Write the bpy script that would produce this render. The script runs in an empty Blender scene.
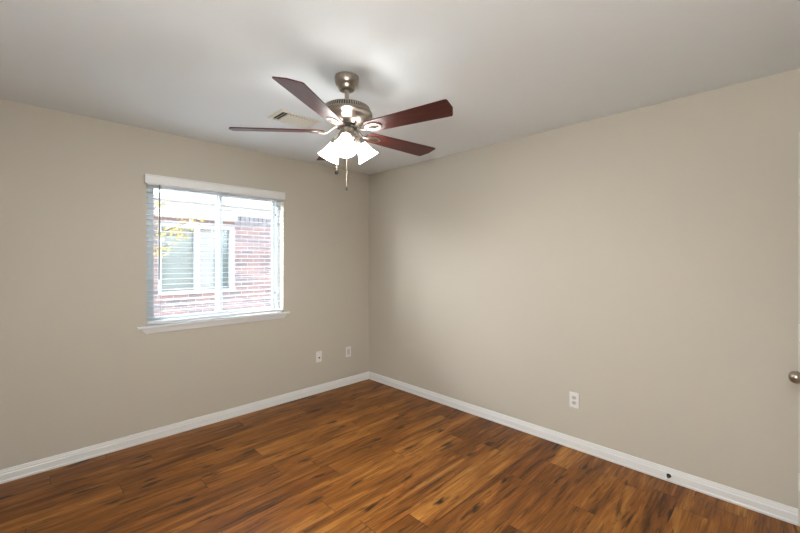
import bpy, bmesh, math, random
from mathutils import Vector, Matrix
random.seed(7)
S = bpy.context.scene
COL = S.collection
R = math.radians

# ------------------------------------------------------------------ camera
CAM = Vector((-2.943, -3.496, 1.412))
cam_d = bpy.data.cameras.new('camera')
cam = bpy.data.objects.new('camera', cam_d); COL.objects.link(cam)
cam.location = CAM
cam.rotation_euler = (R(90), 0, R(45.25 - 90))
cam_d.sensor_width = 36.0
cam_d.lens = 379.7 / 800 * 36.0
cam_d.shift_y = (260.7 - 266.5) / 800
cam_d.clip_start = 0.02
S.camera = cam

# ------------------------------------------------------------------ light
W = bpy.data.worlds.new('world'); S.world = W; W.use_nodes = True
wn = W.node_tree.nodes; wl = W.node_tree.links
sky = wn.new('ShaderNodeTexSky'); sky.sky_type = 'NISHITA'
sky.sun_disc = False; sky.sun_elevation = R(34); sky.sun_rotation = R(310)
sky.air_density = 1.0; sky.dust_density = 3.0; sky.ozone_density = 1.0
hs = wn.new('ShaderNodeHueSaturation'); hs.inputs['Saturation'].default_value = 0.30
wl.new(sky.outputs[0], hs.inputs['Color'])
tint = wn.new('ShaderNodeMixRGB'); tint.blend_type = 'MULTIPLY'; tint.inputs[0].default_value = 1.0
tint.inputs[2].default_value = (.91, .98, 1.08, 1)
wl.new(hs.outputs[0], tint.inputs[1]); wl.new(tint.outputs[0], wn['Background'].inputs['Color'])
wn['Background'].inputs['Strength'].default_value = 1.04

def area(name, loc, target, sx, sy, power, col=(1, 1, 1), portal=False):
    l = bpy.data.lights.new(name, 'AREA'); l.shape = 'RECTANGLE'; l.size = sx; l.size_y = sy
    l.energy = power; l.color = col
    o = bpy.data.objects.new(name, l); COL.objects.link(o); o.location = loc
    o.rotation_euler = (Vector(target) - Vector(loc)).to_track_quat('-Z', 'Y').to_euler()
    if portal: l.cycles.is_portal = True
    return o
area('window_daylight_portal', (-1.686, 0.16, 1.47), (-1.686, -1, 1.47), 1.16, 1.2, 1, portal=True)
# the photographer's flash, a soft bulb just above the lens
fl = bpy.data.lights.new('flash', 'POINT'); fl.energy = 26; fl.shadow_soft_size = 0.10; fl.color = (.97, .995, 1)
flo = bpy.data.objects.new('flash', fl); COL.objects.link(flo); flo.location = CAM + Vector((-0.06, 0.04, 0.2))

S.view_settings.view_transform = 'Standard'; S.view_settings.look = 'None'
S.view_settings.gamma = 1.0; S.view_settings.use_curve_mapping = False
S.view_settings.exposure = 1.60
SHADE_GLOW = 9.5

# ------------------------------------------------------------------ materials
def mat(name, col, rough=.5, metal=0.0, bump=0.0, bscale=200.0, spec=.5, var=0.0):
    m = bpy.data.materials.new(name); m.use_nodes = True
    n, l = m.node_tree.nodes, m.node_tree.links
    b = n['Principled BSDF']
    b.inputs['Base Color'].default_value = (*col, 1)
    b.inputs['Roughness'].default_value = rough; b.inputs['Metallic'].default_value = metal
    b.inputs['Specular IOR Level'].default_value = spec
    if bump or var:
        tc = n.new('ShaderNodeTexCoord'); no = n.new('ShaderNodeTexNoise')
        no.inputs['Scale'].default_value = bscale; no.inputs['Detail'].default_value = 3
        l.new(tc.outputs['Object'], no.inputs['Vector'])
        if bump:
            bp = n.new('ShaderNodeBump'); bp.inputs['Strength'].default_value = bump
            bp.inputs['Distance'].default_value = 0.002
            l.new(no.outputs['Fac'], bp.inputs['Height']); l.new(bp.outputs[0], b.inputs['Normal'])
        if var:
            mx = n.new('ShaderNodeMixRGB'); mx.inputs[1].default_value = (*[c * (1 - var) for c in col], 1)
            mx.inputs[2].default_value = (*[min(1, c * (1 + var)) for c in col], 1)
            l.new(no.outputs['Fac'], mx.inputs[0]); l.new(mx.outputs[0], b.inputs['Base Color'])
    return m

M = {}
M['wall'] = mat('wall_paint', (.552, .512, .440), .75, bump=.35, bscale=140, spec=.3)
M['ceiling'] = mat('ceiling_paint', (.77, .81, .83), .85, bump=.35, bscale=120, spec=.2)
M['white'] = mat('white_trim_paint', (.76, .77, .765), .35, var=.03, bscale=9)
M['vinyl'] = mat('white_vinyl', (.46, .50, .51), .4, var=.02, bscale=9)
M['slat'] = mat('white_slat', (.54, .55, .56), .45, var=.02, bscale=9)
M['plate'] = mat('white_plastic', (.78, .77, .75), .35, var=.02, bscale=30)
M['insert'] = mat('pale_grey_plastic', (.55, .54, .51), .4, var=.02, bscale=30)
M['dark'] = mat('dark_plastic', (.012, .011, .010), .45, var=.1, bscale=60)
M['nickel'] = mat('brushed_nickel', (.38, .338, .288), .28, 1.0, var=.06, bscale=60)
M['dark_metal'] = mat('dark_metal', (.06, .055, .05), .4, .8, var=.06, bscale=60)
M['chain'] = mat('pale_brass_chain', (.62, .55, .45), .45, .3, var=.06, bscale=60)
M['fob'] = mat('dark_fob', (.012, .011, .010), .8, spec=.2, var=.1, bscale=60)
M['rubber'] = mat('white_rubber', (.75, .74, .72), .6, var=.02, bscale=60)
M['door'] = mat('door_paint', (.66, .63, .57), .45, bump=.05, bscale=60)
M['vent'] = mat('vent_enamel', (.72, .68, .58), .45, var=.03, bscale=20)
M['cord'] = mat('ladder_cord', (.55, .56, .55), .8, var=.05, bscale=90)
M['wand'] = mat('wand_plastic', (.16, .17, .17), .3, var=.05, bscale=40)
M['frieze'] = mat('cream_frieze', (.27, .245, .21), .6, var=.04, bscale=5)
M['bounce_ground'] = mat('pale_bounce_concrete', (.68, .67, .65), .9, bump=.5, bscale=60, var=.15)  # unseen ground outside, kept pale to throw daylight up onto the ceiling
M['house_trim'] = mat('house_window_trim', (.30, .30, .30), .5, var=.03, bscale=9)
M['leaf'] = mat('yellow_leaf', (.42, .31, .06), .6, var=.35, bscale=3)
M['bark'] = mat('bark', (.05, .04, .03), .9, bump=.8, bscale=40, var=.3)
M['roof'] = mat('shingles', (.22, .20, .19), .9, bump=.8, bscale=40, var=.3)
M['shade_blind'] = mat('grey_green_blind', (.105, .128, .12), .5, var=.03, bscale=5)
M['pale_blind'] = mat('pale_blind', (.24, .228, .222), .5, var=.03, bscale=5)

def N(m): return m.node_tree.nodes, m.node_tree.links
def math_node(n, l, op, a, b=None, clamp=False):
    x = n.new('ShaderNodeMath'); x.operation = op; x.use_clamp = clamp
    for i, v in enumerate((a, b)):
        if v is None: continue
        if isinstance(v, (int, float)): x.inputs[i].default_value = v
        else: l.new(v, x.inputs[i])
    return x.outputs[0]
def ramp(n, l, fac, stops):
    r = n.new('ShaderNodeValToRGB'); e = r.color_ramp.elements
    while len(e) < len(stops): e.new(.5)
    for i, (p, c) in enumerate(stops): e[i].position = p; e[i].color = (*c, 1)
    l.new(fac, r.inputs[0]); return r.outputs[0]
def mixc(n, l, fac, a, b, mode='MIX'):
    x = n.new('ShaderNodeMixRGB'); x.blend_type = mode
    for i, v in enumerate((fac, a, b)):
        if isinstance(v, (int, float)): x.inputs[i].default_value = v
        elif isinstance(v, tuple): x.inputs[i].default_value = (*v, 1)
        else: l.new(v, x.inputs[i])
    return x.outputs[0]

# laminate planks that run along X
def floor_material():
    m = bpy.data.materials.new('laminate_planks'); m.use_nodes = True
    n, l = N(m); b = n['Principled BSDF']
    tc = n.new('ShaderNodeTexCoord'); sp = n.new('ShaderNodeSeparateXYZ'); l.new(tc.outputs['Object'], sp.inputs[0])
    PW, PL = .148, 1.22
    yr = math_node(n, l, 'DIVIDE', math_node(n, l, 'ADD', sp.outputs[1], 0.10 + PW * 60), PW)
    row = math_node(n, l, 'FLOOR', yr)
    w1 = n.new('ShaderNodeTexWhiteNoise'); w1.noise_dimensions = '1D'; l.new(row, w1.inputs['W'])
    xs = math_node(n, l, 'DIVIDE', math_node(n, l, 'ADD', sp.outputs[0], math_node(n, l, 'MULTIPLY', w1.outputs['Value'], PL)), PL)
    col = math_node(n, l, 'FLOOR', xs)
    cv = n.new('ShaderNodeCombineXYZ'); l.new(row, cv.inputs[0]); l.new(col, cv.inputs[1])
    w2 = n.new('ShaderNodeTexWhiteNoise'); w2.noise_dimensions = '3D'; l.new(cv.outputs[0], w2.inputs['Vector'])
    sep = n.new('ShaderNodeSeparateColor'); l.new(w2.outputs['Color'], sep.inputs[0])
    # per-plank shift of the grain
    off = n.new('ShaderNodeVectorMath'); off.operation = 'SCALE'; off.inputs['Scale'].default_value = 23.0
    l.new(w2.outputs['Color'], off.inputs[0])
    ad = n.new('ShaderNodeVectorMath'); ad.operation = 'ADD'; l.new(tc.outputs['Object'], ad.inputs[0]); l.new(off.outputs[0], ad.inputs[1])
    def stretched(sx, sy, detail=4, rough=.55, dist=0.0):
        mp = n.new('ShaderNodeMapping'); mp.inputs['Scale'].default_value = (sx, sy, 1)
        l.new(ad.outputs[0], mp.inputs[0])
        no = n.new('ShaderNodeTexNoise'); no.inputs['Scale'].default_value = 1; no.inputs['Detail'].default_value = detail
        no.inputs['Roughness'].default_value = rough; no.inputs['Distortion'].default_value = dist
        l.new(mp.outputs[0], no.inputs['Vector']); return no.outputs['Fac']
    broad = stretched(1.7, 13, 3, .5, .6)
    fine = stretched(5, 110, 4, .6, .3)
    streak = stretched(1.3, 24, 3, .6, 1.0)
    g = math_node(n, l, 'ADD', math_node(n, l, 'MULTIPLY', broad, .62), math_node(n, l, 'MULTIPLY', fine, .38))
    g = math_node(n, l, 'ADD', g, math_node(n, l, 'MULTIPLY', math_node(n, l, 'SUBTRACT', sep.outputs[0], .5), .11))
    base = ramp(n, l, g, [(.30, (.066, .020, .0036)), (.43, (.162, .055, .0092)), (.54, (.248, .091, .0155)), (.70, (.43, .19, .040))])
    # light honey streaks and dark heartwood streaks
    lf = ramp(n, l, streak, [(.62, (0, 0, 0)), (.74, (1, 1, 1))])
    base = mixc(n, l, math_node(n, l, 'MULTIPLY', lf, .55), base, (.47, .225, .065))
    df = ramp(n, l, stretched(1.5, 17, 5, .66, 1.6), [(.34, (1, 1, 1)), (.46, (0, 0, 0))])
    base = mixc(n, l, math_node(n, l, 'MULTIPLY', df, .80), base, (.036, .012, .004))
    wf = ramp(n, l, stretched(3.6, 26, 5, .68, 2.2), [(.31, (1, 1, 1)), (.40, (0, 0, 0))])
    base = mixc(n, l, math_node(n, l, 'MULTIPLY', wf, .85), base, (.026, .009, .0035))
    # knots
    mp = n.new('ShaderNodeMapping'); mp.inputs['Scale'].default_value = (2.4, 9.0, 1); l.new(ad.outputs[0], mp.inputs[0])
    nz = n.new('ShaderNodeTexNoise'); nz.inputs['Scale'].default_value = 2.2; nz.inputs['Detail'].default_value = 3; l.new(mp.outputs[0], nz.inputs['Vector'])
    va = n.new('ShaderNodeVectorMath'); va.operation = 'SCALE'; va.inputs['Scale'].default_value = .75; l.new(nz.outputs['Color'], va.inputs[0])
    vb = n.new('ShaderNodeVectorMath'); vb.operation = 'ADD'; l.new(mp.outputs[0], vb.inputs[0]); l.new(va.outputs[0], vb.inputs[1])
    vo = n.new('ShaderNodeTexVoronoi'); vo.voronoi_dimensions = '2D'; vo.inputs['Scale'].default_value = 1.0; l.new(vb.outputs[0], vo.inputs['Vector'])
    vs = n.new('ShaderNodeSeparateColor'); l.new(vo.outputs['Color'], vs.inputs[0])
    k = ramp(n, l, vo.outputs['Distance'], [(.05, (1, 1, 1)), (.10, (.75, .75, .75)), (.20, (0, 0, 0))])
    k = math_node(n, l, 'MULTIPLY', k, math_node(n, l, 'GREATER_THAN', vs.outputs[0], .62))
    k = math_node(n, l, 'MULTIPLY', k, .96)
    base = mixc(n, l, k, base, (.022, .008, .0035))
    # plank tone
    tone = ramp(n, l, sep.outputs[1], [(0, (.80, .76, .74)), (.5, (1, 1, 1)), (1, (1.0, 1.0, .96))])
    base = mixc(n, l, 1.0, base, tone, 'MULTIPLY')
    # joints
    fy = math_node(n, l, 'FRACT', yr); fx = math_node(n, l, 'FRACT', xs)
    jy = math_node(n, l, 'LESS_THAN', math_node(n, l, 'MINIMUM', fy, math_node(n, l, 'SUBTRACT', 1, fy)), .0065)
    jx = math_node(n, l, 'LESS_THAN', math_node(n, l, 'MINIMUM', fx, math_node(n, l, 'SUBTRACT', 1, fx)), .0013)
    j = math_node(n, l, 'MAXIMUM', math_node(n, l, 'MULTIPLY', jy, .45), math_node(n, l, 'MULTIPLY', jx, .8))
    base = mixc(n, l, j, base, (.02, .008, .003))
    l.new(base, b.inputs['Base Color'])
    b.inputs['Roughness'].default_value = .40; b.inputs['Specular IOR Level'].default_value = .20
    bp = n.new('ShaderNodeBump'); bp.inputs['Strength'].default_value = .12; bp.inputs['Distance'].default_value = .002
    l.new(math_node(n, l, 'SUBTRACT', fine, j), bp.inputs['Height']); l.new(bp.outputs[0], b.inputs['Normal'])
    return m
M['floor'] = floor_material()

def blade_material():
    m = bpy.data.materials.new('mahogany_blade'); m.use_nodes = True
    n, l = N(m); b = n['Principled BSDF']
    tc = n.new('ShaderNodeTexCoord'); mp = n.new('ShaderNodeMapping'); mp.inputs['Scale'].default_value = (6, 90, 1)
    l.new(tc.outputs['Object'], mp.inputs[0])
    no = n.new('ShaderNodeTexNoise'); no.inputs['Scale'].default_value = 1; no.inputs['Detail'].default_value = 4
    l.new(mp.outputs[0], no.inputs['Vector'])
    c = ramp(n, l, no.outputs['Fac'], [(.3, (.040, .0095, .0075)), (.55, (.070, .0155, .0115)), (.75, (.105, .024, .017))])
    l.new(c, b.inputs['Base Color']); b.inputs['Roughness'].default_value = .42; b.inputs['Specular IOR Level'].default_value = .28
    return m
M['blade'] = blade_material()

def brick_material():
    m = bpy.data.materials.new('pink_brick'); m.use_nodes = True
    n, l = N(m); b = n['Principled BSDF']
    tc = n.new('ShaderNodeTexCoord'); sp = n.new('ShaderNodeSeparateXYZ'); l.new(tc.outputs['Object'], sp.inputs[0])
    cb = n.new('ShaderNodeCombineXYZ'); l.new(sp.outputs[0], cb.inputs[0]); l.new(sp.outputs[2], cb.inputs[1])
    br = n.new('ShaderNodeTexBrick'); br.offset = .5
    br.inputs['Scale'].default_value = 1; br.inputs['Brick Width'].default_value = .205; br.inputs['Row Height'].default_value = .068
    br.inputs['Mortar Size'].default_value = .0045; br.inputs['Bias'].default_value = -.1
    br.inputs['Color1'].default_value = (.190, .112, .095, 1); br.inputs['Color2'].default_value = (.088, .078, .078, 1)
    br.inputs['Mortar'].default_value = (.30, .285, .27, 1)
    l.new(cb.outputs[0], br.inputs['Vector'])
    no = n.new('ShaderNodeTexNoise'); no.inputs['Scale'].default_value = 4; no.inputs['Detail'].default_value = 4
    l.new(tc.outputs['Object'], no.inputs['Vector'])
    v = ramp(n, l, no.outputs['Fac'], [(.3, (.85, .85, .85)), (.7, (1, 1, 1))])
    l.new(mixc(n, l, 1.0, br.outputs['Color'], v, 'MULTIPLY'), b.inputs['Base Color'])
    b.inputs['Roughness'].default_value = .9
    return m
M['brick'] = brick_material()
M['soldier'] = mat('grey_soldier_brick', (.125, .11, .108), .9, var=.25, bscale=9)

def glass_material():
    m = bpy.data.materials.new('window_glass'); m.use_nodes = True
    n, l = N(m); n.remove(n['Principled BSDF'])
    t = n.new('ShaderNodeBsdfTransparent'); t.inputs[0].default_value = (.97, .985, .98, 1)
    g = n.new('ShaderNodeBsdfGlossy'); g.inputs['Roughness'].default_value = .02
    mx = n.new('ShaderNodeMixShader'); mx.inputs[0].default_value = .05
    l.new(t.outputs[0], mx.inputs[1]); l.new(g.outputs[0], mx.inputs[2]); l.new(mx.outputs[0], n['Material Output'].inputs[0])
    return m
M['glass'] = glass_material()

def lit_glass():
    m = bpy.data.materials.new('lit_frosted_glass'); m.use_nodes = True
    n, l = N(m); b = n['Principled BSDF']
    b.inputs['Base Color'].default_value = (.9, .9, .88, 1); b.inputs['Roughness'].default_value = .3
    b.inputs['Emission Color'].default_value = (1, .985, .965, 1); b.inputs['Emission Strength'].default_value = SHADE_GLOW
    return m
M['shade'] = lit_glass()
def bulb_mat():
    m = lit_glass(); m.name = 'lit_bulb'; m.node_tree.nodes['Principled BSDF'].inputs['Emission Strength'].default_value = SHADE_GLOW * 42
    return m
M['bulb'] = bulb_mat()

# ------------------------------------------------------------------ mesh helpers
def obj(name, bm, m, parent=None, smooth=False, bevel=0.0, loc=None):
    me = bpy.data.meshes.new(name)
    bmesh.ops.recalc_face_normals(bm, faces=bm.faces)
    bm.to_mesh(me); bm.free()
    for mm in (m if isinstance(m, (list, tuple)) else [m]): me.materials.append(mm)
    if smooth:
        for p in me.polygons: p.use_smooth = True
        try: me.set_sharp_from_angle(angle=R(38))
        except Exception: pass
    o = bpy.data.objects.new(name, me); COL.objects.link(o)
    if parent: o.parent = parent
    if loc: o.location = loc
    if bevel:
        b = o.modifiers.new('bevel', 'BEVEL'); b.width = bevel; b.segments = 2; b.limit_method = 'ANGLE'; b.angle_limit = R(40)
    return o
def empty(name, loc, rz=0.0):
    o = bpy.data.objects.new(name, None); COL.objects.link(o); o.empty_display_size = .1
    o.location = loc; o.rotation_euler = (0, 0, rz); return o
def tag(o, label, cat, group=None, kind=None):
    o['label'] = label; o['category'] = cat
    if group: o['group'] = group
    if kind: o['kind'] = kind
    return o
def struct(o, label=None):
    o['kind'] = 'structure'
    if label: o['label'] = label
    return o
def box(bm, x0, x1, y0, y1, z0, z1, mi=0):
    v = [bm.verts.new(p) for p in ((x0, y0, z0), (x1, y0, z0), (x1, y1, z0), (x0, y1, z0), (x0, y0, z1), (x1, y0, z1), (x1, y1, z1), (x0, y1, z1))]
    for q in ((3, 2, 1, 0), (4, 5, 6, 7), (0, 1, 5, 4), (1, 2, 6, 5), (2, 3, 7, 6), (3, 0, 4, 7)):
        f = bm.faces.new([v[i] for i in q]); f.material_index = mi
    return v
def lathe(bm, prof, seg=48, mtx=Matrix(), ribs=None, cap=True):
    rings = []
    for i, (r, z) in enumerate(prof):
        ring = []
        for k in range(seg):
            a = 2 * math.pi * k / seg
            rr = r
            if ribs and ribs[0] <= i <= ribs[1] and k % 2: rr = r - ribs[2]
            ring.append(bm.verts.new(mtx @ Vector((rr * math.cos(a), rr * math.sin(a), z))))
        rings.append(ring)
    for A, B in zip(rings, rings[1:]):
        for k in range(seg): bm.faces.new((A[k], A[(k + 1) % seg], B[(k + 1) % seg], B[k]))
    if cap: bm.faces.new(rings[0]); bm.faces.new(rings[-1])
    return rings
def tube(bm, pts, rad, seg=10, cap=True):
    pts = [Vector(p) for p in pts]; rings = []
    for i, p in enumerate(pts):
        d = (pts[min(i + 1, len(pts) - 1)] - pts[max(i - 1, 0)]).normalized()
        u = d.orthogonal().normalized() if abs(d.z) > .95 else d.cross(Vector((0, 0, 1))).normalized()
        w = d.cross(u)
        r = rad[i] if isinstance(rad, (list, tuple)) else rad
        rings.append([bm.verts.new(p + (u * math.cos(2 * math.pi * k / seg) + w * math.sin(2 * math.pi * k / seg)) * r) for k in range(seg)])
    for A, B in zip(rings, rings[1:]):
        for k in range(seg): bm.faces.new((A[k], A[(k + 1) % seg], B[(k + 1) % seg], B[k]))
    if cap: bm.faces.new(rings[0][::-1]); bm.faces.new(rings[-1])
def prism(bm, poly, z0, z1):
    a = [bm.verts.new((x, y, z0)) for x, y in poly]; b = [bm.verts.new((x, y, z1)) for x, y in poly]
    bm.faces.new(a[::-1]); bm.faces.new(b); n = len(poly)
    for i in range(n): bm.faces.new((a[i], a[(i + 1) % n], b[(i + 1) % n], b[i]))
def extrude_profile(bm, prof, f0, f1):
    a = [bm.verts.new(f0(*p)) for p in prof]; b = [bm.verts.new(f1(*p)) for p in prof]
    bm.faces.new(a); bm.faces.new(b[::-1]); n = len(prof)
    for i in range(n): bm.faces.new((a[i], b[i], b[(i + 1) % n], a[(i + 1) % n]))
NB = bmesh.new

# ------------------------------------------------------------------ room shell
H = 2.44
X0, Y0 = -3.42, -4.60                      # the walls out of view
OX0, OX1, OZ0, OZ1 = -2.262, -1.108, .885, 2.06   # window opening
T = .15
bm = NB(); box(bm, X0 - T, T, Y0 - T, T, -.12, 0); struct(obj('floor', bm, M['floor']), 'brown laminate plank floor')
bm = NB(); box(bm, X0 - T, T, Y0 - T, T, H, H + .12); struct(obj('ceiling', bm, M['ceiling']), 'off-white ceiling')
bm = NB()
box(bm, X0 - T, OX0, 0, T, 0, H); box(bm, OX1, 0, 0, T, 0, H); box(bm, OX0, OX1, 0, T, 0, OZ0); box(bm, OX0, OX1, 0, T, OZ1, H)
struct(obj('wall_back', bm, M['wall']), 'beige wall with the window')
DY1, DY0, DZ = -3.585, -4.35, 2.05         # doorway in the right wall, just past the frame
bm = NB(); box(bm, 0, T, DY1, T, 0, H); box(bm, 0, T, Y0 - T, DY0, 0, H); box(bm, 0, T, DY0, DY1, DZ, H)
struct(obj('wall_right', bm, M['wall']), 'long blank beige wall on the right')
bm = NB(); box(bm, X0 - T, X0, Y0 - T, 0, 0, H); struct(obj('wall_left', bm, M['wall']))
bm = NB(); box(bm, X0, 0, Y0 - T, Y0, 0, H)
struct(obj('wall_front', bm, M['wall']))

bm = NB(); box(bm, T, 1.3, DY0 - .3, DY0 - .2, 0, H); box(bm, T, 1.3, DY1 + .2, DY1 + .3, 0, H); box(bm, 1.2, 1.3, DY0 - .2, DY1 + .2, 0, H); box(bm, T, 1.3, DY0 - .3, DY1 + .3, -.12, 0); box(bm, T, 1.3, DY0 - .3, DY1 + .3, H, H + .12)
struct(obj('hall_light_seal', bm, M['wall']))  # unseen hall box, added to keep sky light out of the doorway
BP = [(0, 0), (.015, 0), (.016, .012), (.0135, .018), (.0125, .052), (.0095, .060), (.0095, .066), (.0065, .076), (.0055, .083), (0, .084)]
bm = NB(); extrude_profile(bm, BP, lambda d, z: (X0, -d, z), lambda d, z: (-d, -d, z))
struct(obj('baseboard_back', bm, M['white']), 'white baseboard under the window wall')
bm = NB(); extrude_profile(bm, BP, lambda d, z: (-d, -d, z), lambda d, z: (-d, -3.553, z))
struct(obj('baseboard_right', bm, M['white']), 'white baseboard along the right wall')
bm = NB(); extrude_profile(bm, BP, lambda d, z: (X0 + d, Y0, z), lambda d, z: (X0 + d, -d, z)); struct(obj('baseboard_left', bm, M['white']))

# door casing, open door leaf, knob and hinges at the right edge of the view
bm = NB(); box(bm, -.016, 0, DY1 - .003, -3.553, 0, DZ + .05); box(bm, -.016, 0, DY0 - .05, DY0 + .003, 0, DZ + .05); box(bm, -.016, 0, DY0, DY1, DZ, DZ + .05)
struct(obj('trim_1', bm, M['door'], bevel=.002), 'pale door casing at the right edge')
dr = empty('door_1', (-.026, -3.562, 0), R(0)); struct(dr, 'pale door standing open, only its knob in view')
bm = NB(); box(bm, -.775, -.006, -.042, -.006, .012, 2.035); obj('door_leaf', bm, M['door'], dr, bevel=.002)
for zz in (1.80, 1.03, .24):
    bm = NB(); lathe(bm, [(.0075, zz - .045), (.0075, zz + .045)], 16); box(bm, -.035, -.002, -.0065, -.0035, zz - .045, zz + .045)
    obj('hinge', bm, M['plate'], dr, smooth=True)
# egg shaped knob, its axis along +Y
rot = Matrix.Rotation(R(-90), 4, 'X')
bm = NB()
kp = [(.030, 0), (.031, .004), (.026, .008), (.012, .011), (.011, .022)]
lathe(bm, kp, 32, Matrix.Translation((-.640, -.012, .928)) @ rot)
kn = obj('knob_rosette', bm, M['nickel'], dr, smooth=True)
bm = NB(); kp = [(.010, .018)] + [(.0265 * math.sin(R(a)) ** .9, .040 - .0225 * math.cos(R(a))) for a in range(20, 180, 10)] + [(.001, .0628)]
lathe(bm, kp, 32, Matrix.Translation((-.640, -.012, .928)) @ rot)
obj('door_knob', bm, M['nickel'], dr, smooth=True)

# ------------------------------------------------------------------ window
win = empty('window_1', (0, 0, 0)); struct(win, 'white sliding window with two sashes')
FY0, FY1 = .075, .135
bm = NB(); fw = .038
box(bm, OX0, OX1, FY0, FY1, OZ0, OZ0 + fw); box(bm, OX0, OX1, FY0, FY1, OZ1 - fw, OZ1)
box(bm, OX0, OX0 + fw, FY0, FY1, OZ0 + fw, OZ1 - fw); box(bm, OX1 - fw, OX1, FY0, FY1, OZ0 + fw, OZ1 - fw)
obj('window_frame', bm, M['vinyl'], win, bevel=.003)
def sash(x0, x1, y0, y1, nm):
    s = .030; z0, z1 = OZ0 + fw - .002, OZ1 - fw + .002
    bm = NB(); box(bm, x0, x1, y0, y1, z0, z0 + s); box(bm, x0, x1, y0, y1, z1 - s, z1); box(bm, x0, x0 + s, y0, y1, z0 + s, z1 - s); box(bm, x1 - s, x1, y0, y1, z0 + s, z1 - s)
    f = obj('sash', bm, M['vinyl'], win, bevel=.002)
    ym = (y0 + y1) / 2
    bm = NB(); box(bm, x0 + s - .004, x1 - s + .004, ym - .002, ym + .002, z0 + s - .004, z1 - s + .004); obj('pane', bm, M['glass'], f)
sash(OX0 + fw - .002, -1.662, .080, .102, 'a'); sash(-1.705, OX1 - fw + .002, .106, .128, 'b')
bm = NB(); box(bm, -1.690, -1.678, .072, .080, 1.44, 1.50); obj('sash_latch', bm, M['vinyl'], win, bevel=.002)

# stool and apron
bm = NB(); prism(bm, [(-2.326, -.032), (-1.052, -.032), (-1.052, 0), (OX1, 0), (OX1, FY0 + .002), (OX0, FY0 + .002), (OX0, 0), (-2.326, 0)], .884, .902)
struct(obj('trim_2', bm, M['white'], bevel=.004), 'white window stool')
bm = NB()
ap = [(-2.312, .884), (-1.066, .884), (-1.105, .842), (-2.272, .842)]
a = [bm.verts.new((x, 0, z)) for x, z in ap]; b = [bm.verts.new((x + (.004 if i in (0, 3) else -.004), -.018 if z > .86 else -.011, z)) for i, (x, z) in enumerate(ap)]
bm.faces.new(a); bm.faces.new(b[::-1])
for i in range(4): bm.faces.new((a[i], b[i], b[(i + 1) % 4], a[(i + 1) % 4]))
struct(obj('trim_3', bm, M['white'], bevel=.002), 'white window apron')

# ------------------------------------------------------------------ blind
bl = empty('window_blind', (-1.686, .03, .905))
tag(bl, 'white horizontal slat blind with a flat valance, hanging open in the window', 'window blind')
def rel(bm, o=bl):
    bmesh.ops.translate(bm, verts=bm.verts, vec=-Vector(o.location)); return bm
bm = NB(); box(bm, -2.281, -1.112, -.044, -.034, 2.012, 2.080); box(bm, -2.281, -2.271, -.034, -.001, 2.012, 2.080); box(bm, -1.122, -1.112, -.034, -.001, 2.012, 2.080)
box(bm, -2.281, -1.112, -.047, -.034, 2.072, 2.082)
obj('valance', rel(bm), M['white'], bl, bevel=.002)
bm = NB(); box(bm, -2.256, -1.114, .004, .058, 2.006, 2.050); obj('headrail', rel(bm), M['white'], bl, bevel=.002)
SX0, SX1 = -2.255, -1.115
zs = [.962 + i * .0430 for i in range(25)]
proto = None
for i, z in enumerate(zs):
    if proto is None:
        bm = NB(); n = 6; up = []; dn = []
        for k in range(n + 1):
            u = -.025 + .05 * k / n; c = .0006 * (1 - (u / .025) ** 2)
            up.append((u, c + .0010)); dn.append((u, c - .0010))
        prof = up + dn[::-1]
        extrude_profile(bm, prof, lambda y, zz: (SX0 + 1.686, y, zz), lambda y, zz: (SX1 + 1.686, y, zz))
        proto = obj('slat', bm, M['slat'], bl); s = proto
    else:
        s = proto.copy(); COL.objects.link(s); s.parent = bl
    s.location = (0, 0, z - .905); s.rotation_euler = (R(random.uniform(-.4, .4)), 0, 0)
bm = NB(); box(bm, SX0, SX1, .006, .054, .912, .932); obj('bottom_rail', rel(bm), M['white'], bl, bevel=.004)
for x in (-2.16, -1.735, -1.20):
    bm = NB(); tube(bm, [(x, .004, .93), (x, .004, 2.01)], .0011, 6); tube(bm, [(x, .056, .93), (x, .056, 2.01)], .0011, 6)
    obj('ladder_cord', rel(bm), M['cord'], bl)
bm = NB(); tube(bm, [(-2.178, -.008, 1.262), (-2.176, -.010, 2.012)], .0055, 8); obj('tilt_wand', rel(bm), M['wand'], bl, smooth=True)
for z in (1.86, 1.10):
    bm = NB(); lathe(bm, [(.002, z - .012), (.006, z - .008), (.005, z + .008), (.002, z + .012)], 12, Matrix.Translation((-1.195, -.006, 0)))
    obj('cord_tassel', rel(bm), M['dark'], bl, smooth=True)
bm = NB(); tube(bm, [(-1.195, -.006, 1.09), (-1.195, -.006, 2.012)], .0012, 6); obj('lift_cord', rel(bm), M['cord'], bl)

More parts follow.
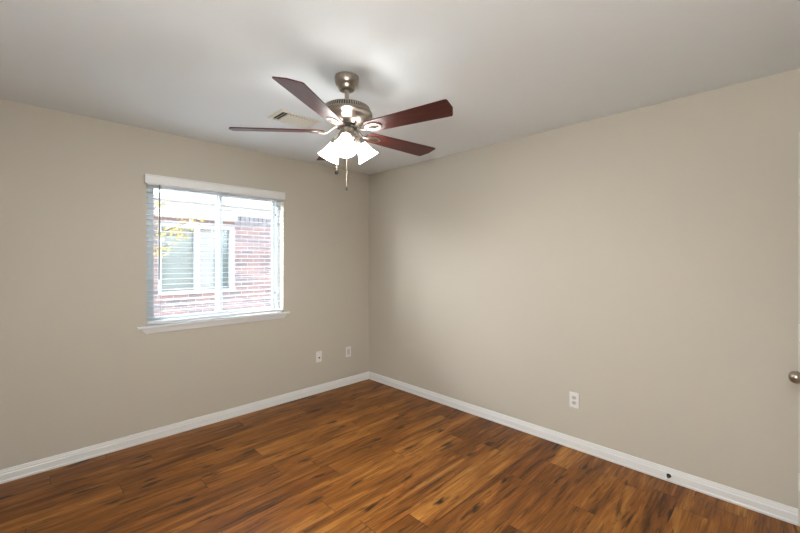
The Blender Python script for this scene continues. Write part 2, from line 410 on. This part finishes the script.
# ------------------------------------------------------------------ wall plates (built facing -Y, plate centre at the origin)
def plate_base(name, loc, rz):
    o = empty(name, loc, rz)
    bm = NB(); box(bm, -.035, .035, -.006, 0, -.0575, .0575); obj('cover_plate', bm, M['plate'], o, bevel=.0025)
    return o
def screw(o, z):
    bm = NB(); lathe(bm, [(.0032, 0), (.0032, .0012), (.002, .0018)], 12, Matrix.Translation((0, -.006, z)) @ Matrix.Rotation(R(90), 4, 'X')); obj('screw', bm, M['insert'], o)
def duplex(name, loc, rz):
    o = plate_base(name, loc, rz)
    for z in (.0195, -.0195):
        bm = NB(); pts = []
        for k in range(24):
            a = 2 * math.pi * k / 24; pts.append((.0165 * math.cos(a), max(-.0125, min(.0125, .0172 * math.sin(a)))))
        A = [bm.verts.new((x, -.0085, zz + z)) for x, zz in pts]; B = [bm.verts.new((x, -.004, zz + z)) for x, zz in pts]
        bm.faces.new(A)
        for k in range(24): bm.faces.new((A[k], A[(k + 1) % 24], B[(k + 1) % 24], B[k]))
        r = obj('receptacle', bm, M['insert'], o)
        bm = NB()
        for sx, hh in ((-.006, .0045), (.006, .0035)): box(bm, sx - .0012, sx + .0012, -.0092, -.0084, z + .003 - hh, z + .003 + hh)
        lathe(bm, [(.0025, .0084), (.0025, .0092)], 12, Matrix.Translation((0, 0, z - .0075)) @ Matrix.Rotation(R(90), 4, 'X'))
        obj('socket_slots', bm, M['dark'], r)
    screw(o, 0)
    return o
o = plate_base('wall_plate', (-.701, 0, .386), 0)
tag(o, 'white wall plate with a dark jack, under the right end of the window', 'outlet')
bm = NB(); box(bm, -.0165, .0165, -.009, -.004, -.033, .033); ins = obj('jack_insert', bm, M['plate'], o, bevel=.001)
bm = NB(); box(bm, -.009, .011, -.0105, -.0085, -.018, -.004); obj('jack_port', bm, M['dark'], o, bevel=.001)
screw(o, .048); screw(o, -.048)
o = plate_base('wall_plate', (-.311, 0, .373), 0)
tag(o, 'white wall plate with a grey rectangular insert, nearest the far corner', 'outlet')
bm = NB(); box(bm, -.0165, .0165, -.009, -.004, -.034, .034); obj('rocker_insert', bm, M['insert'], o, bevel=.001)
screw(o, .048); screw(o, -.048)
o = duplex('power_outlet', (0, -2.391, .364), R(-90))
tag(o, 'white duplex power outlet low on the long right wall', 'outlet')

# ------------------------------------------------------------------ door stop on the baseboard
ds = empty('door_stop', (-.0145, -2.982, .038))
tag(ds, 'small dark door stop with a white tip, screwed to the right baseboard', 'door stop')
rx = Matrix.Rotation(R(-90), 4, 'Y')
bm = NB(); lathe(bm, [(.013, 0), (.012, .004), (.006, .009), (.005, .050)], 20, rx); obj('stem', bm, M['dark'], ds, smooth=True)
bm = NB(); lathe(bm, [(.005, .048), (.0085, .050), (.009, .060), (.007, .064)], 20, rx); obj('rubber_tip', bm, M['rubber'], ds, smooth=True)

# ------------------------------------------------------------------ ceiling vent
ve = empty('ceiling_vent', (-1.545, -.998, H))
tag(ve, 'cream louvered air vent in the ceiling behind the fan', 'vent')
VX, VY = .158, .102
bm = NB()
for (x0, x1, y0, y1) in ((-VX, VX, -VY, -VY + .026), (-VX, VX, VY - .026, VY), (-VX, -VX + .028, -VY + .026, VY - .026), (VX - .028, VX, -VY + .026, VY - .026)):
    box(bm, x0, x1, y0, y1, -.007, 0)
obj('vent_frame', bm, M['vent'], ve, bevel=.003)
bm = NB(); box(bm, -VX + .027, VX - .027, -VY + .025, VY - .025, -.0025, -.0005); obj('damper', bm, M['dark'], ve)
nf = 12
for i in range(nf):
    x = -VX + .040 + i * (2 * VX - .080) / (nf - 1)
    a = R(-48) if i < 2 else R(48)
    bm = NB(); box(bm, -.0115, .0115, -VY + .024, VY - .024, -.0006, .0006)
    f = obj('louver', bm, M['vent'], ve); f.location = (x, 0, -.0115); f.rotation_euler = (0, a, 0)

# ------------------------------------------------------------------ ceiling fan
FX, FYc = -1.660, -1.780
fan = empty('ceiling_fan', (FX, FYc, H))
tag(fan, 'brushed nickel ceiling fan with five mahogany blades and three lit glass shades', 'ceiling fan')
z_ = lambda z: z - H
bm = NB(); lathe(bm, [(.060, z_(2.4395)), (.067, z_(2.436)), (.068, z_(2.428)), (.066, z_(2.410)), (.060, z_(2.392)), (.052, z_(2.385)), (.050, z_(2.381)), (.049, z_(2.374)), (.042, z_(2.364)), (.032, z_(2.361)), (.016, z_(2.361))], 48)
obj('canopy', bm, M['nickel'], fan, smooth=True)
bm = NB(); lathe(bm, [(.0125, z_(2.365)), (.0125, z_(2.270))], 24); obj('downrod', bm, M['nickel'], fan, smooth=True)
bm = NB(); lathe(bm, [(.014, z_(2.280)), (.020, z_(2.277)), (.070, z_(2.274)), (.105, z_(2.270)), (.121, z_(2.266)), (.127, z_(2.262)), (.123, z_(2.260)), (.132, z_(2.238)), (.139, z_(2.236)), (.143, z_(2.231)), (.143, z_(2.222)), (.137, z_(2.216)), (.126, z_(2.212)), (.118, z_(2.204)), (.096, z_(2.185)), (.072, z_(2.172)), (.055, z_(2.168)), (.052, z_(2.166))], 96)
mh = obj('motor_housing', bm, M['nickel'], fan, smooth=True)
bm = NB(); lathe(bm, [(.121, z_(2.2615)), (.1245, z_(2.2615)), (.1345, z_(2.2365)), (.130, z_(2.2365))], 96)
vb_ = obj('vent_band', bm, M['dark_metal'], mh, smooth=True)
bm = NB()
for k in range(64):
    a = 2 * math.pi * k / 64; ca, sa = math.cos(a), math.sin(a); hw_ = .0030
    q = []
    for (r, z, t) in ((.122, 2.2612, -hw_), (.122, 2.2612, hw_), (.132, 2.2368, hw_), (.132, 2.2368, -hw_), (.1275, 2.2618, -hw_), (.1275, 2.2618, hw_), (.1380, 2.2372, hw_), (.1380, 2.2372, -hw_)):
        q.append(bm.verts.new((r * ca - t * sa, r * sa + t * ca, z_(z))))
    for f in ((3, 2, 1, 0), (4, 5, 6, 7), (0, 1, 5, 4), (1, 2, 6, 5), (2, 3, 7, 6), (3, 0, 4, 7)): bm.faces.new([q[i] for i in f])
obj('vent_ribs', bm, M['nickel'], mh)
bm = NB(); lathe(bm, [(.055, z_(2.169)), (.057, z_(2.165)), (.057, z_(2.154)), (.050, z_(2.150))], 48); obj('flywheel', bm, M['dark_metal'], fan, smooth=True)

# blades and their brackets
ZB = z_(2.133); RT = .641
def blade_outline():
    p = []
    for k in range(0, 9):
        a = R(90 + 180 * k / 8); p.append((.170 + .045 * math.cos(a), .049 * math.sin(a)))
    p += [(.30, -.055), (RT - .012, -.067), (RT - .002, -.063), (RT, -.055), (RT, .004), (RT - .024, .060), (RT - .032, .066), (.30, .055)]
    return p
bmB = NB(); prism(bmB, blade_outline(), -.0028, .0028)
bladep = None; parts = []
def bracket_mesh():
    bm = NB()
    # arm from the flywheel down and out, forking into a pierced oval plate under the blade root
    tube(bm, [(.045, 0, .026), (.068, 0, .023), (.088, 0, .008), (.105, 0, -.006), (.125, 0, -.0085), (.145, 0, -.0085)], [.008, .008, .007, .0065, .007, .006], 12)
    n = 28
    def oval(cx, rx, ry): return [(cx + rx * math.cos(2 * math.pi * k / n), ry * math.sin(2 * math.pi * k / n)) for k in range(n)]
    O, I = oval(.180, .052, .030), oval(.184, .034, .016)
    for za, zb in ((-.0095, -.0032),):
        oa = [bm.verts.new((x, y, za + .0012)) for x, y in O]; ob = [bm.verts.new((x, y, zb)) for x, y in O]
        ia = [bm.verts.new((x, y, za)) for x, y in I]; ib = [bm.verts.new((x, y, zb)) for x, y in I]
        for k in range(n):
            j = (k + 1) % n
            bm.faces.new((oa[k], oa[j], ia[j], ia[k])); bm.faces.new((ob[j], ob[k], ib[k], ib[j]))
            bm.faces.new((oa[j], oa[k], ob[k], ob[j])); bm.faces.new((ia[k], ia[j], ib[j], ib[k]))
    # centre tongue
    tube(bm, [(.135, 0, -.0065), (.180, 0, -.0075), (.210, 0, -.0065)], [.007, .005, .004], 8)
    return bm
bp = None
for k in range(5):
    ang = 67.2 + 72 * k
    rotm = (R(-12), 0, R(ang))
    if bladep is None:
        b = obj('blade', bmB, M['blade'], fan, bevel=.0012); bladep = b
        br = obj('blade_bracket', bracket_mesh(), M['nickel'], b, smooth=True); bp = br
    else:
        b = bladep.copy(); COL.objects.link(b); b.parent = fan
        br = bp.copy(); COL.objects.link(br); br.parent = b
    b.location = (0, 0, ZB)
    b.rotation_euler = rotm

# light kit
bm = NB(); lathe(bm, [(.030, z_(2.152)), (.040, z_(2.150)), (.041, z_(2.128)), (.036, z_(2.122)), (.050, z_(2.118)), (.052, z_(2.106)), (.044, z_(2.090)), (.022, z_(2.078)), (.008, z_(2.072)), (.006, z_(2.062)), (.002, z_(2.060))], 48)
lk = obj('light_kit', bm, M['nickel'], fan, smooth=True)
TILT = 35
for a in (-131, 105.25, -14.75):
    ax = Vector((math.cos(R(a)), math.sin(R(a)), 0))
    neck = ax * .076 + Vector((0, 0, z_(2.084)))
    d = (ax * math.sin(R(TILT)) + Vector((0, 0, -math.cos(R(TILT))))).normalized()
    q = d.to_track_quat('Z', 'Y').to_matrix().to_4x4()
    mt = Matrix.Translation(neck) @ q
    bm = NB(); tube(bm, [Vector((0, 0, z_(2.108))) + ax * .035, ax * .060 + Vector((0, 0, z_(2.112))), neck - d * .014], [.008, .009, .012], 12)
    lathe(bm, [(.012, -.022), (.024, -.018), (.031, -.004), (.032, .012), (.028, .014)], 32, mt)
    obj('lamp_holder', bm, M['nickel'], lk, smooth=True)
    bm = NB()
    pr = [(.0285, .004), (.0300, .016), (.0335, .030), (.0390, .048), (.0465, .068), (.0560, .088), (.0640, .101), (.0625, .1015), (.0545, .0885), (.0450, .069), (.0375, .049), (.0320, .031), (.0285, .017), (.0270, .006)]
    lathe(bm, pr, 48, mt, cap=False)
    obj('lamp_shade', bm, M['shade'], lk, smooth=True)
    bm = NB(); lathe(bm, [(.012, .006), (.013, .025)] + [(.0235 * math.sin(R(t)), .052 - .0245 * math.cos(R(t))) for t in range(35, 180, 12)] + [(.001, .0765)], 24, mt)
    obj('bulb', bm, M['bulb'], lk, smooth=True)
# pull chains (local offsets in camera-free room axes)
def chain(x, y, ztop, zbot, fob):
    bm = NB(); tube(bm, [(x, y, ztop), (x, y, zbot)], .0011 if not fob else .0014, 6)
    c = obj('pull_chain', bm, M['chain'], fan)
    bm = NB()
    if fob: lathe(bm, [(.002, .012), (.009, .009), (.0115, 0), (.009, -.008), (.003, -.011)], 20, Matrix.Translation((x, y, zbot - .008)))
    else: lathe(bm, [(.002, .010), (.0045, .004), (.0045, -.008), (.002, -.013)], 16, Matrix.Translation((x, y, zbot - .010)))
    obj('chain_knob', bm, M['fob'], c, smooth=True)
chain(-.040, .040, z_(2.11), z_(1.912), True)
chain(-.028, -.036, z_(2.11), z_(1.818), False)

# ------------------------------------------------------------------ outdoors
bm = NB(); box(bm, -12, 12, .2, 14, -.45, -.25)
struct(obj('ground', bm, M['bounce_ground']), 'unseen concrete ground between the houses, made pale to bounce daylight indoors')
hs_ = empty('neighbouring_house', (0, 3.0, -.25))
tag(hs_, 'pink brick house with a white framed window, seen outside through the blind', 'house')
def hrel(bm): bmesh.ops.translate(bm, verts=bm.verts, vec=Vector((0, -3.0, .25))); return bm
WX0, WX1, WZ0, WZ1 = -1.535, -.430, .895, 1.975
bm = NB(); box(bm, -7, WX0, 3.0, 3.2, -.25, 2.08); box(bm, WX1, 5, 3.0, 3.2, -.25, 2.08); box(bm, WX0, WX1, 3.0, 3.2, -.25, WZ0); box(bm, WX0, WX1, 3.0, 3.2, WZ1, 2.08)
obj('brick_wall', hrel(bm), M['brick'], hs_)
bm = NB(); x = -.40
while x < 5: box(bm, x, x + .068, 2.992, 3.1, 2.0, 2.19); x += .078
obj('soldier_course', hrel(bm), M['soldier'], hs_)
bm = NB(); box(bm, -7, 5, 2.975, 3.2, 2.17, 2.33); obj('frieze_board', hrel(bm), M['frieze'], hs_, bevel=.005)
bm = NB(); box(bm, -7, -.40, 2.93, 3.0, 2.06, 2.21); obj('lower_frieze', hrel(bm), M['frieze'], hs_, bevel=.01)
bm = NB(); box(bm, -7, 5, 2.93, 3.2, 2.31, 2.36); obj('fascia', hrel(bm), M['house_trim'], hs_, bevel=.01)
bm = NB(); extrude_profile(bm, [(2.95, 2.36), (6.5, 2.62), (6.5, 2.66), (2.95, 2.38)], lambda y, z: (-7.1, y, z), lambda y, z: (5.1, y, z)); obj('roof', hrel(bm), M['roof'], hs_)
bm = NB(); s = .055
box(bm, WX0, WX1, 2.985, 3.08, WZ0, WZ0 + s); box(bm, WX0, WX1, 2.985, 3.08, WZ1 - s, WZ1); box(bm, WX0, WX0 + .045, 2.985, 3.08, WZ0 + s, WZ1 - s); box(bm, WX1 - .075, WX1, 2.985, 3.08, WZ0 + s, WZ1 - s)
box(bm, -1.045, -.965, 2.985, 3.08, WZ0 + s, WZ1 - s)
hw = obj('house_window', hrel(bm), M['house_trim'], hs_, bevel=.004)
bm = NB(); box(bm, WX0 + .045, -1.045, 3.04, 3.045, WZ0 + s, WZ1 - s); box(bm, -.965, WX1 - .075, 3.04, 3.045, WZ0 + s, WZ1 - s); g = obj('house_pane', hrel(bm), M['glass'], hw)
def slats(x0, x1, m, nm):
    bm = NB(); z = WZ0 + s + .01
    while z < WZ1 - s - .02:
        v = box(bm, x0, x1, 3.10, 3.104, z, z + .045)
        for q in v[4:]: q.co.y += .02
        z += .043
    box(bm, x0, x1, 3.13, 3.135, WZ0, WZ1)
    obj(nm, hrel(bm), m, hw)
slats(WX0 + .03, -1.03, M['shade_blind'], 'house_blind'); slats(-.98, -.72, M['pale_blind'], 'house_blind'); slats(-.718, WX1 - .05, M['shade_blind'], 'house_blind')

tr = empty('tree', (-2.40, 1.62, -.25))
tag(tr, 'young tree with yellow autumn leaves outside the left half of the window', 'tree')
def trel(bm): bmesh.ops.translate(bm, verts=bm.verts, vec=-Vector(tr.location)); return bm
bm = NB(); tube(bm, [(-2.40, 1.62, -.28), (-2.38, 1.60, .6), (-2.42, 1.64, 1.5), (-2.40, 1.60, 2.8)], [.06, .05, .04, .02], 12); obj('trunk', trel(bm), M['bark'], tr, smooth=True)
tips = [[(-2.40, 1.62, 1.25), (-2.15, 1.58, 1.52), (-1.85, 1.60, 1.72), (-1.60, 1.55, 1.84), (-1.38, 1.55, 1.96)],
        [(-2.41, 1.62, 1.1), (-2.1, 1.7, 1.40), (-1.88, 1.66, 1.52), (-1.72, 1.66, 1.60)],
        [(-2.41, 1.63, 1.5), (-2.1, 1.55, 1.80), (-1.90, 1.5, 2.0), (-1.75, 1.5, 2.12)],
        [(-1.85, 1.60, 1.72), (-1.70, 1.68, 1.72), (-1.52, 1.72, 1.74)],
        [(-2.4, 1.6, 2.0), (-2.1, 1.7, 2.4), (-1.7, 1.8, 2.6)]]
bm = NB()
for t in tips: tube(bm, t, [.012 - .009 * i / (len(t) - 1) for i in range(len(t))], 6)
obj('branches', trel(bm), M['bark'], tr, smooth=True)
bm = NB()
for t in tips:
    for (p, q) in zip(t[1:], t[2:]):
        for k in range(34):
            f = random.random(); c = Vector(p).lerp(Vector(q), f) + Vector((random.gauss(0, .045), random.gauss(0, .05), random.gauss(-.01, .045)))
            d = Vector((random.gauss(0, 1), random.gauss(0, 1), random.gauss(-.3, .7))).normalized(); u = d.orthogonal().normalized()
            u = Matrix.Rotation(random.uniform(0, 6.28), 3, d) @ u; w = d.cross(u) * .3
            L = random.uniform(.030, .052)
            pts = [c, c + d * L * .5 + u * L * .34, c + d * L * 1.1, c + d * L * .5 - u * L * .34]
            vs = [bm.verts.new(x) for x in pts]; bm.faces.new(vs)
obj('foliage', trel(bm), M['leaf'], tr)
